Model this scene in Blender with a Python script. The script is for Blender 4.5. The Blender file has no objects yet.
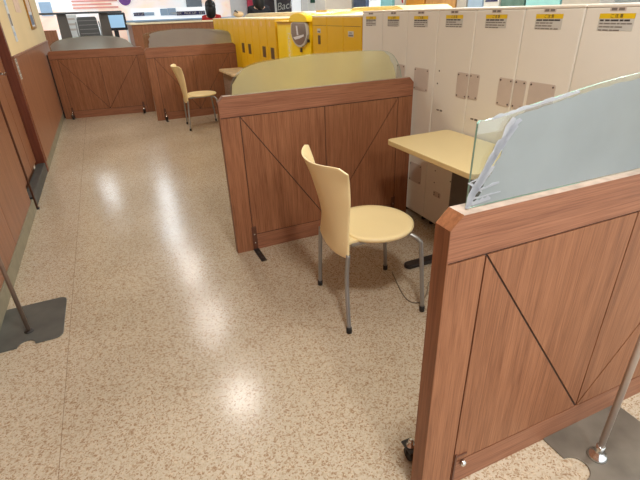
import bpy, bmesh, math, random
from mathutils import Vector, Matrix
random.seed(7)
D = bpy.data
SC = bpy.context.scene
C = SC.collection
PI = math.pi

# ---------------------------------------------------------------- camera, world, lights, exposure
cam_d = D.cameras.new('camera'); cam = D.objects.new('camera', cam_d); C.objects.link(cam)
XC = (0.90884394, -0.2188694, 0.35510403); YC = (-0.41579838, -0.40720969, 0.81319861); ZC = (-0.03338249, -0.88672231, -0.4610956)
right = Vector((XC[0], YC[0], ZC[0])); up = -Vector((XC[1], YC[1], ZC[1])); back = -Vector((XC[2], YC[2], ZC[2]))
CAMZ = 1.5
m = Matrix((right, up, back)).transposed().to_4x4(); m.translation = Vector((0, 0, CAMZ))
cam.matrix_world = m
cam_d.sensor_width = 36; cam_d.lens = 442/640*36; cam_d.clip_start = 0.02
SC.camera = cam

world = D.worlds.new('world'); SC.world = world; world.use_nodes = True
bg = world.node_tree.nodes['Background']; bg.inputs[0].default_value = (0.84, 0.93, 1.0, 1); bg.inputs[1].default_value = 2.1

SC.view_settings.view_transform = 'Standard'; SC.view_settings.look = 'None'
SC.view_settings.gamma = 1; SC.view_settings.use_curve_mapping = False
SC.view_settings.exposure = 0.12

CEIL = 2.75
def lamp(name, x, y, size, power, col, size_y=None, z=CEIL-0.03):
    l = D.lights.new(name, 'AREA'); l.energy = power; l.color = col
    if size_y: l.shape = 'RECTANGLE'; l.size = size; l.size_y = size_y
    else: l.shape = 'DISK'; l.size = size
    o = D.objects.new(name, l); C.objects.link(o); o.location = (x, y, z)
    return o
WARM = (1.0, 0.96, 0.90); COOL = (0.86, 0.94, 1.0)
DOWN = [(.63, 4.05), (.63, 5.76), (.63, 7.5)]
for x, y in DOWN: lamp('down_and_fill_lamp', x, y, .34, 14, WARM)
DOWN_FILL = [(.63, 0.5), (.63, -1.3), (3.6, 0.5), (3.6, 2.3), (3.6, 4.05), (3.6, 5.8), (3.6, 7.5)]  # unseen: row continued toward the camera, plus fill lamps added beyond the cabinets
for x, y in DOWN_FILL: lamp('down_and_fill_lamp', x, y, .34, 36, WARM)
TUBES_AND_FILL = [(.55, 9.3, 1.2), (.72, 11.6, 1.2), (3.6, 9.6, 1.2), (3.6, 12.2, 1.2), (6.0, 3.0, 1.2), (6.0, 6.5, 1.2), (6.0, 10.0, 1.2), (-.62, 12.9, .9), (-2.6, 11, 1.2)]  # aisle tubes follow the floor streaks; those to the right are added fill
for x, y, s in TUBES_AND_FILL: lamp('tube_and_fill_lamp', x, y, .3, 15, COOL, s)

# ---------------------------------------------------------------- materials
def nodes(name):
    mt = D.materials.new(name); mt.use_nodes = True
    nt = mt.node_tree; b = nt.nodes['Principled BSDF']
    return mt, nt, b
def lin(c):
    return tuple((v/12.92 if v <= .04045 else ((v+.055)/1.055)**2.4) for v in (x/255 for x in c)) + (1,)
def mat(name, rgb, rough=.5, metal=0, spec=.5, var=0.04, scale=8, bump=0):
    mt, nt, b = nodes(name)
    tc = nt.nodes.new('ShaderNodeTexCoord'); n = nt.nodes.new('ShaderNodeTexNoise'); n.inputs['Scale'].default_value = scale; n.inputs['Detail'].default_value = 4
    nt.links.new(tc.outputs['Object'], n.inputs['Vector'])
    r = nt.nodes.new('ShaderNodeValToRGB'); c = lin(rgb)
    r.color_ramp.elements[0].position = .3; r.color_ramp.elements[1].position = .7
    r.color_ramp.elements[0].color = tuple(v*(1-var) for v in c[:3])+(1,); r.color_ramp.elements[1].color = tuple(min(1, v*(1+var)) for v in c[:3])+(1,)
    nt.links.new(n.outputs['Fac'], r.inputs['Fac']); nt.links.new(r.outputs['Color'], b.inputs['Base Color'])
    b.inputs['Roughness'].default_value = rough; b.inputs['Metallic'].default_value = metal; b.inputs['Specular IOR Level'].default_value = spec
    if bump:
        bp = nt.nodes.new('ShaderNodeBump'); bp.inputs['Strength'].default_value = bump; bp.inputs['Distance'].default_value = .002
        nt.links.new(n.outputs['Fac'], bp.inputs['Height']); nt.links.new(bp.outputs[0], b.inputs['Normal'])
    return mt
def emit(name, rgb, s):
    mt, nt, b = nodes(name)
    b.inputs['Base Color'].default_value = lin(rgb); b.inputs['Emission Color'].default_value = lin(rgb); b.inputs['Emission Strength'].default_value = s
    return mt
def wood(name, light, dark, scale, rough=.42, streak=.28):
    mt, nt, b = nodes(name)
    tc = nt.nodes.new('ShaderNodeTexCoord'); mp = nt.nodes.new('ShaderNodeMapping'); mp.inputs['Scale'].default_value = scale
    nt.links.new(tc.outputs['Object'], mp.inputs['Vector'])
    n1 = nt.nodes.new('ShaderNodeTexNoise'); n1.inputs['Scale'].default_value = 1; n1.inputs['Detail'].default_value = 5; n1.inputs['Roughness'].default_value = .65; n1.inputs['Distortion'].default_value = .3
    nt.links.new(mp.outputs[0], n1.inputs['Vector'])
    mp2 = nt.nodes.new('ShaderNodeMapping'); mp2.inputs['Scale'].default_value = tuple(s*.16 for s in scale); nt.links.new(tc.outputs['Object'], mp2.inputs['Vector'])
    n2 = nt.nodes.new('ShaderNodeTexNoise'); n2.inputs['Scale'].default_value = 1; n2.inputs['Detail'].default_value = 2; nt.links.new(mp2.outputs[0], n2.inputs['Vector'])
    mx = nt.nodes.new('ShaderNodeMix'); mx.inputs[0].default_value = streak
    nt.links.new(n1.outputs['Fac'], mx.inputs[2]); nt.links.new(n2.outputs['Fac'], mx.inputs[3])
    r = nt.nodes.new('ShaderNodeValToRGB'); r.color_ramp.elements[0].position = .36; r.color_ramp.elements[1].position = .62
    r.color_ramp.elements[0].color = lin(dark); r.color_ramp.elements[1].color = lin(light)
    nt.links.new(mx.outputs[0], r.inputs['Fac']); nt.links.new(r.outputs['Color'], b.inputs['Base Color'])
    b.inputs['Roughness'].default_value = rough; b.inputs['Specular IOR Level'].default_value = .35
    bp = nt.nodes.new('ShaderNodeBump'); bp.inputs['Strength'].default_value = .12; bp.inputs['Distance'].default_value = .001
    nt.links.new(n1.outputs['Fac'], bp.inputs['Height']); nt.links.new(bp.outputs[0], b.inputs['Normal'])
    return mt

M = {}
M['wood_v'] = wood('wood_vertical_grain', (163, 110, 77), (121, 75, 49), (190, 190, 5))
M['wood_h'] = wood('wood_horizontal_grain', (166, 113, 84), (122, 76, 54), (4, 150, 190))
M['wood_edge'] = wood('wood_edge_band', (154, 102, 68), (120, 76, 48), (90, 90, 4))
M['groove'] = mat('dark_groove_wood', (70, 44, 32), .7)
M['wall_wood'] = wood('wainscot_wood', (158, 110, 80), (124, 80, 56), (120, 120, 3), .38)
M['post_wood'] = wood('dark_red_post_wood', (118, 62, 40), (92, 46, 30), (60, 60, 3), .4)
M['cap'] = mat('wainscot_cap', (140, 100, 78), .5)
M['cream'] = mat('cream_wall_paint', (226, 206, 162), .7, var=.03, scale=2)
M['baseboard'] = mat('grey_green_baseboard', (136, 130, 110), .55, var=.15, scale=9)
M['dark_base'] = mat('dark_grey_base', (64, 66, 64), .5, var=.25, scale=12)
M['white'] = mat('white_paint', (225, 225, 222), .6)
M['ceiling'] = mat('ceiling_board', (225, 222, 214), .8)
M['chair'] = mat('cream_yellow_plastic', (252, 232, 180), .32, var=.015)
M['chair_old'] = mat('deeper_cream_plastic', (242, 206, 130), .34, var=.02)
M['steel'] = mat('satin_grey_steel', (158, 158, 156), .35, metal=.6)
M['chrome'] = mat('bright_chrome', (210, 210, 208), .18, metal=1)
M['rubber'] = mat('black_rubber', (32, 30, 29), .6)
M['black_metal'] = mat('black_painted_metal', (40, 36, 34), .45)
M['brown_metal'] = mat('brown_painted_metal', (96, 58, 42), .4)
M['table'] = mat('cream_yellow_laminate', (240, 220, 166), .3, var=.02, scale=3)
M['table_edge'] = mat('cream_table_edge', (206, 182, 132), .45)
M['post_grey'] = mat('dark_grey_metal', (92, 88, 84), .4, metal=.2)
M['cab'] = mat('ivory_painted_metal', (230, 225, 213), .42, var=.02, scale=3)
M['cab_top'] = mat('pale_ivory_cap', (236, 228, 214), .4)
M['plate'] = mat('warm_grey_plate', (200, 186, 174), .35, var=.05)
M['screw'] = mat('dark_screw', (84, 74, 68), .4, metal=.5)
M['mustard'] = mat('mustard_yellow_panel', (226, 178, 10), .42, var=.04, scale=3)
M['yellow'] = mat('bright_yellow_panel', (252, 214, 0), .38, var=.02)
M['pale_yellow'] = mat('pale_yellow_top', (250, 236, 160), .4)
M['ycream'] = mat('pale_cream_top', (246, 232, 196), .5)
M['sticker_y'] = mat('yellow_sticker', (226, 190, 20), .5)
M['sticker_w'] = mat('pale_sticker', (196, 194, 186), .5)
M['ink'] = mat('dark_ink', (58, 54, 50), .6)
M['ink_soft'] = mat('grey_ink', (120, 112, 104), .6)
M['slot'] = mat('brown_black_slot', (92, 66, 40), .5)
M['logo'] = mat('pale_pink_logo', (232, 186, 120), .5)
M['mat_grey'] = mat('dark_grey_steel_plate', (92, 94, 90), .38, metal=.25, var=.22, scale=7)
M['mat_grey2'] = mat('worn_grey_steel_plate', (112, 106, 96), .34, metal=.35, var=.3, scale=6)
M['pole_brown'] = mat('tarnished_brown_pole', (136, 116, 102), .35, metal=.35)
M['pole_grey'] = mat('worn_silver_pole', (178, 166, 156), .35, metal=.35)
M['gold'] = mat('gold_brown_frame', (176, 128, 44), .35, metal=.3)
M['paper'] = mat('white_blue_paper', (214, 220, 226), .5, var=.1, scale=20)
M['pink_paper'] = mat('pale_pink_print', (222, 196, 176), .6, var=.12, scale=14)
M['navy'] = mat('navy_blue_sign', (38, 42, 96), .5)
M['sky'] = mat('pale_blue_panel', (168, 196, 224), .5)
M['black'] = mat('black_leather', (30, 30, 32), .45)
M['grey_fab'] = mat('grey_chair_slats', (88, 88, 88), .5)
M['taupe'] = mat('grey_taupe_column', (110, 102, 94), .5)
M['skin'] = mat('skin', (214, 170, 142), .55)
M['hair'] = mat('black_hair', (26, 22, 22), .5, var=.3, scale=60)
M['red'] = mat('red_cloth', (190, 30, 34), .7)
M['dark_cloth'] = mat('near_black_cloth', (28, 28, 34), .8)
M['crimson'] = mat('crimson_panel', (190, 50, 78), .6)
M['shop_dark'] = mat('dark_shop_panel', (62, 52, 56), .4, var=.2, scale=3)
M['pillar'] = mat('pale_grey_pillar', (196, 192, 186), .6)
M['slate'] = mat('slate_blue_panel', (96, 112, 138), .5, var=.2)
M['cyan'] = mat('pale_cyan_panel', (160, 226, 232), .5)
M['orange'] = mat('orange_panel', (226, 158, 52), .5)
M['tan'] = wood('tan_board', (222, 172, 112), (198, 146, 88), (30, 30, 3))
M['teal'] = mat('teal_panel', (96, 130, 122), .5, var=.2)
M['green'] = mat('dark_green_screen', (10, 76, 62), .3)
M['speckle'] = mat('speckled_brown_board', (140, 116, 100), .6, var=.5, scale=55)
M['marble'] = mat('tan_marbled_top', (206, 184, 148), .35, var=.3, scale=12)
M['beige_cloth'] = mat('beige_canvas', (206, 180, 144), .7)
M['wire'] = mat('grey_brown_cable', (120, 106, 88), .5)

def floor_mat():
    mt, nt, b = nodes('speckled_vinyl_floor'); L = nt.links.new
    tc = nt.nodes.new('ShaderNodeTexCoord')
    nz = nt.nodes.new('ShaderNodeTexNoise'); nz.inputs['Scale'].default_value = 45; nz.inputs['Detail'].default_value = 2
    L(tc.outputs['Object'], nz.inputs['Vector'])
    vm = nt.nodes.new('ShaderNodeVectorMath'); vm.operation = 'MULTIPLY_ADD'; vm.inputs[1].default_value = (.022, .022, .022)
    L(nz.outputs['Color'], vm.inputs[0]); L(tc.outputs['Object'], vm.inputs[2])
    vo = nt.nodes.new('ShaderNodeTexVoronoi'); vo.inputs['Scale'].default_value = 170; vo.inputs['Randomness'].default_value = 1
    L(vm.outputs[0], vo.inputs['Vector'])
    sp = nt.nodes.new('ShaderNodeSeparateColor'); L(vo.outputs['Color'], sp.inputs[0])
    r1 = nt.nodes.new('ShaderNodeValToRGB'); e = r1.color_ramp.elements; r1.color_ramp.interpolation = 'CONSTANT'
    e[0].position = 0; e[0].color = lin((198, 186, 166)); e[1].position = .42; e[1].color = lin((190, 176, 154))
    for p, c in ((.68, (175, 154, 129)), (.82, (160, 134, 107)), (.94, (206, 190, 166))):
        q = e.new(p); q.color = lin(c)
    L(sp.outputs[0], r1.inputs['Fac'])
    big = nt.nodes.new('ShaderNodeTexNoise'); big.inputs['Scale'].default_value = 1.3; big.inputs['Detail'].default_value = 5; L(tc.outputs['Object'], big.inputs['Vector'])
    r2 = nt.nodes.new('ShaderNodeValToRGB'); r2.color_ramp.elements[0].position = .3; r2.color_ramp.elements[0].color = (.88, .87, .85, 1); r2.color_ramp.elements[1].position = .65; r2.color_ramp.elements[1].color = (1, 1, 1, 1)
    L(big.outputs['Fac'], r2.inputs['Fac'])
    mx = nt.nodes.new('ShaderNodeMix'); mx.data_type = 'RGBA'; mx.blend_type = 'MULTIPLY'; mx.inputs[0].default_value = 1
    L(r1.outputs['Color'], mx.inputs[6]); L(r2.outputs['Color'], mx.inputs[7])
    # sheet seams along the aisle every 1.82 m
    sx = nt.nodes.new('ShaderNodeSeparateXYZ'); L(tc.outputs['Object'], sx.inputs[0])
    ad = nt.nodes.new('ShaderNodeMath'); ad.operation = 'ADD'; ad.inputs[1].default_value = .492+1.82*10; L(sx.outputs[0], ad.inputs[0])
    mo = nt.nodes.new('ShaderNodeMath'); mo.operation = 'MODULO'; mo.inputs[1].default_value = 1.82; L(ad.outputs[0], mo.inputs[0])
    lt = nt.nodes.new('ShaderNodeMath'); lt.operation = 'LESS_THAN'; lt.inputs[1].default_value = .0022; L(mo.outputs[0], lt.inputs[0])
    mx2 = nt.nodes.new('ShaderNodeMix'); mx2.data_type = 'RGBA'; mx2.inputs[7].default_value = lin((128, 104, 80)); L(lt.outputs[0], mx2.inputs[0]); L(mx.outputs[2], mx2.inputs[6])
    L(mx2.outputs[2], b.inputs['Base Color'])
    rr = nt.nodes.new('ShaderNodeMapRange'); rr.inputs[3].default_value = .15; rr.inputs[4].default_value = .27
    L(big.outputs['Fac'], rr.inputs[0]); L(rr.outputs[0], b.inputs['Roughness'])
    b.inputs['Specular IOR Level'].default_value = .5
    w = nt.nodes.new('ShaderNodeTexNoise'); w.inputs['Scale'].default_value = 26; w.inputs['Detail'].default_value = 3; L(tc.outputs['Object'], w.inputs['Vector'])
    bp = nt.nodes.new('ShaderNodeBump'); bp.inputs['Strength'].default_value = .30; bp.inputs['Distance'].default_value = .0025
    L(w.outputs['Fac'], bp.inputs['Height']); L(bp.outputs[0], b.inputs['Normal'])
    return mt
M['floor'] = floor_mat()

def glass_mat(name, tint=(.93, .98, .96)):
    mt, nt, b = nodes(name); L = nt.links.new; nt.nodes.remove(b)
    out = nt.nodes['Material Output']
    tr = nt.nodes.new('ShaderNodeBsdfTransparent'); tr.inputs[0].default_value = tint+(1,)
    gl = nt.nodes.new('ShaderNodeBsdfGlossy'); gl.inputs['Roughness'].default_value = .03
    fr0 = nt.nodes.new('ShaderNodeLayerWeight'); fr0.inputs[0].default_value = .12
    fr = nt.nodes.new('ShaderNodeMapRange'); fr.inputs[3].default_value = .04; fr.inputs[4].default_value = .7; L(fr0.outputs['Facing'], fr.inputs[0])
    mx = nt.nodes.new('ShaderNodeMixShader'); L(fr.outputs[0], mx.inputs[0]); L(tr.outputs[0], mx.inputs[1]); L(gl.outputs[0], mx.inputs[2]); L(mx.outputs[0], out.inputs[0])
    return mt
M['glass'] = glass_mat('clear_glass')
M['glass_edge'] = mat('green_glass_edge', (150, 196, 184), .2, spec=.8)
M['clear_plastic'] = glass_mat('clear_plastic', (.9, .9, .9))
def film_mat(name, rgb, diff, rough=.45, patch=.1):
    # frosted film: part of the light is scattered by the film, part goes through blurred
    mt, nt, b = nodes(name); L = nt.links.new; nt.nodes.remove(b); out = nt.nodes['Material Output']
    tc = nt.nodes.new('ShaderNodeTexCoord'); n = nt.nodes.new('ShaderNodeTexNoise'); n.inputs['Scale'].default_value = 5; n.inputs['Detail'].default_value = 5; L(tc.outputs['Object'], n.inputs['Vector'])
    r = nt.nodes.new('ShaderNodeValToRGB'); c = lin(rgb); r.color_ramp.elements[0].position = .35; r.color_ramp.elements[1].position = .65
    r.color_ramp.elements[0].color = tuple(v*(1-patch) for v in c[:3])+(1,); r.color_ramp.elements[1].color = c
    L(n.outputs['Fac'], r.inputs['Fac'])
    d = nt.nodes.new('ShaderNodeBsdfDiffuse'); L(r.outputs['Color'], d.inputs[0])
    t = nt.nodes.new('ShaderNodeBsdfTranslucent'); L(r.outputs['Color'], t.inputs[0])
    m1 = nt.nodes.new('ShaderNodeMixShader'); m1.inputs[0].default_value = .4; L(d.outputs[0], m1.inputs[1]); L(t.outputs[0], m1.inputs[2])
    f = nt.nodes.new('ShaderNodeBsdfRefraction'); f.inputs['IOR'].default_value = 1.15; f.inputs['Roughness'].default_value = rough; f.inputs[0].default_value = (.95, .95, .93, 1)
    m2 = nt.nodes.new('ShaderNodeMixShader'); m2.inputs[0].default_value = diff; L(f.outputs[0], m2.inputs[1]); L(m1.outputs[0], m2.inputs[2])
    L(m2.outputs[0], out.inputs[0])
    return mt
M['film_thick'] = film_mat('milky_frosted_film', (186, 194, 196), .88)
M['film'] = film_mat('frosted_film', (246, 234, 184), .42, .3)  # yellow cast of the nearby cabinets put into the film colour
M['film_grey'] = film_mat('grey_frosted_film', (196, 190, 186), .5, .4)
M['residue'] = film_mat('white_tape_residue', (228, 232, 240), .7, .5, .3)

def mural_mat():
    mt, nt, b = nodes('pastel_mural_wall'); L = nt.links.new
    tc = nt.nodes.new('ShaderNodeTexCoord'); n = nt.nodes.new('ShaderNodeTexNoise'); n.inputs['Scale'].default_value = .8; n.inputs['Detail'].default_value = 4; n.inputs['Distortion'].default_value = .8
    L(tc.outputs['Object'], n.inputs['Vector'])
    r = nt.nodes.new('ShaderNodeValToRGB'); e = r.color_ramp.elements
    e[0].position = .32; e[0].color = lin((246, 196, 176)); e[1].position = .7; e[1].color = lin((218, 238, 244))
    q = e.new(.45); q.color = lin((252, 226, 208)); q = e.new(.54); q.color = lin((244, 240, 238))
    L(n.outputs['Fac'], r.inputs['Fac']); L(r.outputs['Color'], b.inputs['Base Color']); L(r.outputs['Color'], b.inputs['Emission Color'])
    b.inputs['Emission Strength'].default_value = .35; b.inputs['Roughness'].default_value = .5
    return mt
M['mural'] = mural_mat()
M['pinkline'] = mat('salmon_pink_stripes', (244, 176, 164), .5, var=.15, scale=3)
M['purple'] = mat('purple_disc', (126, 70, 150), .5)
M['lamp_face'] = emit('lamp_diffuser', (255, 244, 226), 4)
M['screen'] = emit('pale_blue_screen', (150, 186, 214), .5)
M['screen_grey'] = mat('grey_monitor_screen', (110, 122, 132), .25)
M['glow_white'] = emit('white_self_glow', (244, 248, 250), .5)  # white surface with glow put into the material

# ---------------------------------------------------------------- mesh helpers
class MB:
    def __init__(s): s.bm = bmesh.new(); s.mats = []
    def mi(s, m):
        if m not in s.mats: s.mats.append(m)
        return s.mats.index(m)
    def face(s, vs, k):
        try: f = s.bm.faces.new(vs); f.material_index = k; return f
        except ValueError: return None
    def box(s, x0, x1, y0, y1, z0, z1, m):
        k = s.mi(m); v = [s.bm.verts.new(p) for p in ((x0,y0,z0),(x1,y0,z0),(x1,y1,z0),(x0,y1,z0),(x0,y0,z1),(x1,y0,z1),(x1,y1,z1),(x0,y1,z1))]
        for f in ((0,3,2,1),(4,5,6,7),(0,1,5,4),(1,2,6,5),(2,3,7,6),(3,0,4,7)): s.face([v[i] for i in f], k)
        return s
    def prism(s, pts, a, b, m, ax='y', edge=None):
        # 2D outline extruded from a to b along an axis
        k = s.mi(m); ke = s.mi(edge) if edge else k
        def P(p, t): return {'y': (p[0], t, p[1]), 'z': (p[0], p[1], t), 'x': (t, p[0], p[1])}[ax]
        A = [s.bm.verts.new(P(p, a)) for p in pts]; B = [s.bm.verts.new(P(p, b)) for p in pts]; n = len(pts)
        s.face(A, k); s.face(B[::-1], k)
        for i in range(n): s.face([A[i], B[i], B[(i+1) % n], A[(i+1) % n]], ke)
        return s
    def tube(s, path, r, m, n=12, smooth=True):
        k = s.mi(m); path = [Vector(p) for p in path]; rings = []
        rs = r if isinstance(r, (list, tuple)) else [r]*len(path)
        for i, p in enumerate(path):
            d = (path[min(i+1, len(path)-1)]-path[max(i-1, 0)]).normalized()
            u = d.cross(Vector((0, 0, 1)) if abs(d.z) < .9 else Vector((1, 0, 0))).normalized(); w = d.cross(u)
            if rings and (u.dot(lastu) < 0): u = -u; w = -w
            lastu = u
            rings.append([s.bm.verts.new(p+(u*math.cos(2*PI*j/n)+w*math.sin(2*PI*j/n))*rs[i]) for j in range(n)])
        for a, b in zip(rings, rings[1:]):
            for j in range(n):
                f = s.face([a[j], a[(j+1) % n], b[(j+1) % n], b[j]], k)
                if f: f.smooth = smooth
        s.face(rings[0][::-1], k); s.face(rings[-1], k)
        return s
    def lathe(s, prof, m, c=(0, 0, 0), n=24, sx=1, sy=1, smooth=True):
        k = s.mi(m); rings = []
        for r, z in prof:
            rings.append([s.bm.verts.new((c[0]+sx*r*math.cos(2*PI*j/n), c[1]+sy*r*math.sin(2*PI*j/n), c[2]+z)) for j in range(n)])
        for a, b in zip(rings, rings[1:]):
            for j in range(n):
                f = s.face([a[j], a[(j+1) % n], b[(j+1) % n], b[j]], k)
                if f: f.smooth = smooth
        s.face(rings[0][::-1], k); s.face(rings[-1], k)
        return s
    def ball(s, c, r, m, n=16, sx=1, sy=1, sz=1):
        prof = [(max(1e-4, r*math.sin(PI*i/n)), -r*sz*math.cos(PI*i/n)) for i in range(n+1)]
        return s.lathe(prof, m, c, n, sx, sy)
    def xform(s, mtx): s.bm.transform(mtx); return s
    def build(s, name, parent=None, bevel=0, seg=2):
        bmesh.ops.recalc_face_normals(s.bm, faces=s.bm.faces)
        me = D.meshes.new(name); s.bm.to_mesh(me); s.bm.free()
        for m in s.mats: me.materials.append(M[m])
        o = D.objects.new(name, me); C.objects.link(o)
        if parent: o.parent = parent
        if bevel:
            b = o.modifiers.new('bevel', 'BEVEL'); b.width = bevel; b.segments = seg; b.limit_method = 'ANGLE'; b.angle_limit = math.radians(40)
        return o
def tag(o, label=None, cat=None, group=None, kind=None):
    if label: o['label'] = label
    if cat: o['category'] = cat
    if group: o['group'] = group
    if kind: o['kind'] = kind
    return o
def thing(name, loc, label, cat, group=None, rz=0):
    o = D.objects.new(name, None); C.objects.link(o); o.empty_display_size = .1
    o.location = loc; o.rotation_euler = (0, 0, rz)
    return tag(o, label, cat, group)
def dup(root, loc, rz=0, label=None, group=None):
    def cp(o, par):
        c = o.copy(); C.objects.link(c)
        c.parent = par
        for ch in [x for x in kids.get(o.name, [])]: cp(ch, c)
        return c
    kids = {}
    for o in D.objects:
        if o.parent: kids.setdefault(o.parent.name, []).append(o)
    r = cp(root, None); r.location = loc; r.rotation_euler = (0, 0, rz)
    if label: r['label'] = label
    if group: r['group'] = group
    return r
def text_mesh(txt, size, mtx, m, name, parent, depth=.0006, align='CENTER', shear=0):
    cu = D.curves.new('lettering', 'FONT'); cu.body = txt; cu.size = size; cu.extrude = depth; cu.align_x = align; cu.align_y = 'CENTER'; cu.shear = shear
    t = D.objects.new('tmp_text', cu); C.objects.link(t)
    dg = bpy.context.evaluated_depsgraph_get(); dg.update()
    me = D.meshes.new_from_object(t.evaluated_get(dg)); D.objects.remove(t); D.curves.remove(cu)
    me.transform(mtx); me.materials.clear(); me.materials.append(M[m])
    o = D.objects.new(name, me); C.objects.link(o); o.parent = parent
    return o
# text lying on a plane facing -Y (reads left to right towards +X) and one facing -X (reads towards -Y)
def face_negY(x, y, z, rot=0): return Matrix.Translation((x, y, z)) @ Matrix(((1,0,0,0),(0,0,-1,0),(0,1,0,0),(0,0,0,1))) @ Matrix.Rotation(rot, 4, 'Z')
def face_negX(x, y, z, rot=0): return Matrix.Translation((x, y, z)) @ Matrix(((0,0,-1,0),(-1,0,0,0),(0,1,0,0),(0,0,0,1))) @ Matrix.Rotation(rot, 4, 'Z')
def face_posX(x, y, z, rot=0): return Matrix.Translation((x, y, z)) @ Matrix(((0,0,1,0),(1,0,0,0),(0,1,0,0),(0,0,0,1))) @ Matrix.Rotation(rot, 4, 'Z')
RAYM = Matrix((right, up, back)).transposed()
def at(px, py, y=None, x=None):
    d = RAYM @ Vector(((px-320)/442, -(py-240)/442, -1))
    t = (y/d.y) if y is not None else (x/d.x)
    return Vector((0, 0, CAMZ)) + d*t

# ---------------------------------------------------------------- the setting
def struct(name, mb, bevel=0):
    o = mb.build(name, None, bevel); o['kind'] = 'structure'; return o
struct('floor', MB().box(-6, 9, -3, 15, -.05, 0, 'floor'))
struct('ceiling', MB().box(-6, 9, -3, 15, CEIL, CEIL+.05, 'ceiling'))
WL = -.84
struct('wall_left', MB().box(WL-.12, WL-.002, 5.66, 9.75, 0, CEIL, 'cream').box(WL-.14, WL-.06, -3, 4.38, 0, CEIL, 'wall_wood').box(WL-.2, WL-.125, 4.38, 5.62, 0, CEIL, 'wall_wood'))
struct('trim_1', MB().box(WL-.0015, WL+.012, 5.662, 9.72, .105, 1.165, 'wall_wood'), .002)
struct('trim_2', MB().box(WL-.0015, WL+.022, 5.662, 9.73, 1.166, 1.19, 'cap'), .003)
struct('trim_3', MB().box(WL-.10, WL+.005, 5.585, 5.66, 0, CEIL-.002, 'post_wood'), .004)
struct('baseboard_left', MB().box(WL-.0015, WL+.006, 5.662, 9.74, 0, .104, 'baseboard').box(WL-.059, WL+.001, -3, 4.38, 0, .104, 'baseboard'), .002)
# near panelled stretch of the left wall, boards with thin gaps
pb = MB()
y = -2.9
while y < 4.3:
    pb.box(WL-.058, WL-.006, y, min(y+.898, 4.36), .106, CEIL-.002, 'wall_wood'); y += .9
struct('trim_4', pb, .002)
dr = MB().box(WL-.12, WL-.08, 4.40, 4.83, .135, 2.1, 'wall_wood').box(WL-.12, WL-.08, 4.845, 5.20, .135, 2.1, 'wall_wood').box(WL-.12, WL-.08, 5.215, 5.575, .135, 2.1, 'wall_wood').box(WL-.1205, WL-.09, 4.40, 5.575, .134, 2.1, 'groove')
door = struct('door_1', dr, .002)
MB().box(WL-.0795, WL+.0, 4.42, 5.572, .002, .11, 'dark_base').build('kick_plate', door, .004)
MB().tube([(WL+.005, 4.40, .002), (WL+.005, 4.40, 2.1)], .009, 'brown_metal', 8).box(WL-.012, WL+.022, 4.384, 4.419, .0, .012, 'black_metal').build('edge_rod', door)
h = MB(); hp = at(1, 74, x=WL-.01)
h.tube([(WL-.08, hp.y, hp.z), (WL+.02, hp.y, hp.z)], .008, 'chrome').box(WL+.012, WL+.024, hp.y-.05, hp.y+.05, hp.z-.012, hp.z+.012, 'chrome')
h.build('door_handle', door, .003)
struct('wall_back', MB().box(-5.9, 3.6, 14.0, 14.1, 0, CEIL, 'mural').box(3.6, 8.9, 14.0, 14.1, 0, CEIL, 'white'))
struct('wall_right', MB().box(7.9, 8, -2.9, 13.98, 0, CEIL, 'white'))
p0 = at(325, 5, y=9.2); p1 = at(352, 5, y=9.2)
struct('wall_pillar', MB().box(p0.x, p1.x, 9.2, 9.7, 0, CEIL, 'pillar'), .01)

for k, (x, y) in enumerate(DOWN):
    t = thing('ceiling_downlight', (x, y, CEIL), ['round recessed downlight over the nearer chair', 'round recessed downlight between the two chairs', 'round recessed downlight over the far chair'][k], 'ceiling light', 'downlights over the aisle')
    MB().lathe([(.20, -.012), (.205, -.004), (.205, 0)], 'white').build('trim_ring', t)

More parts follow.
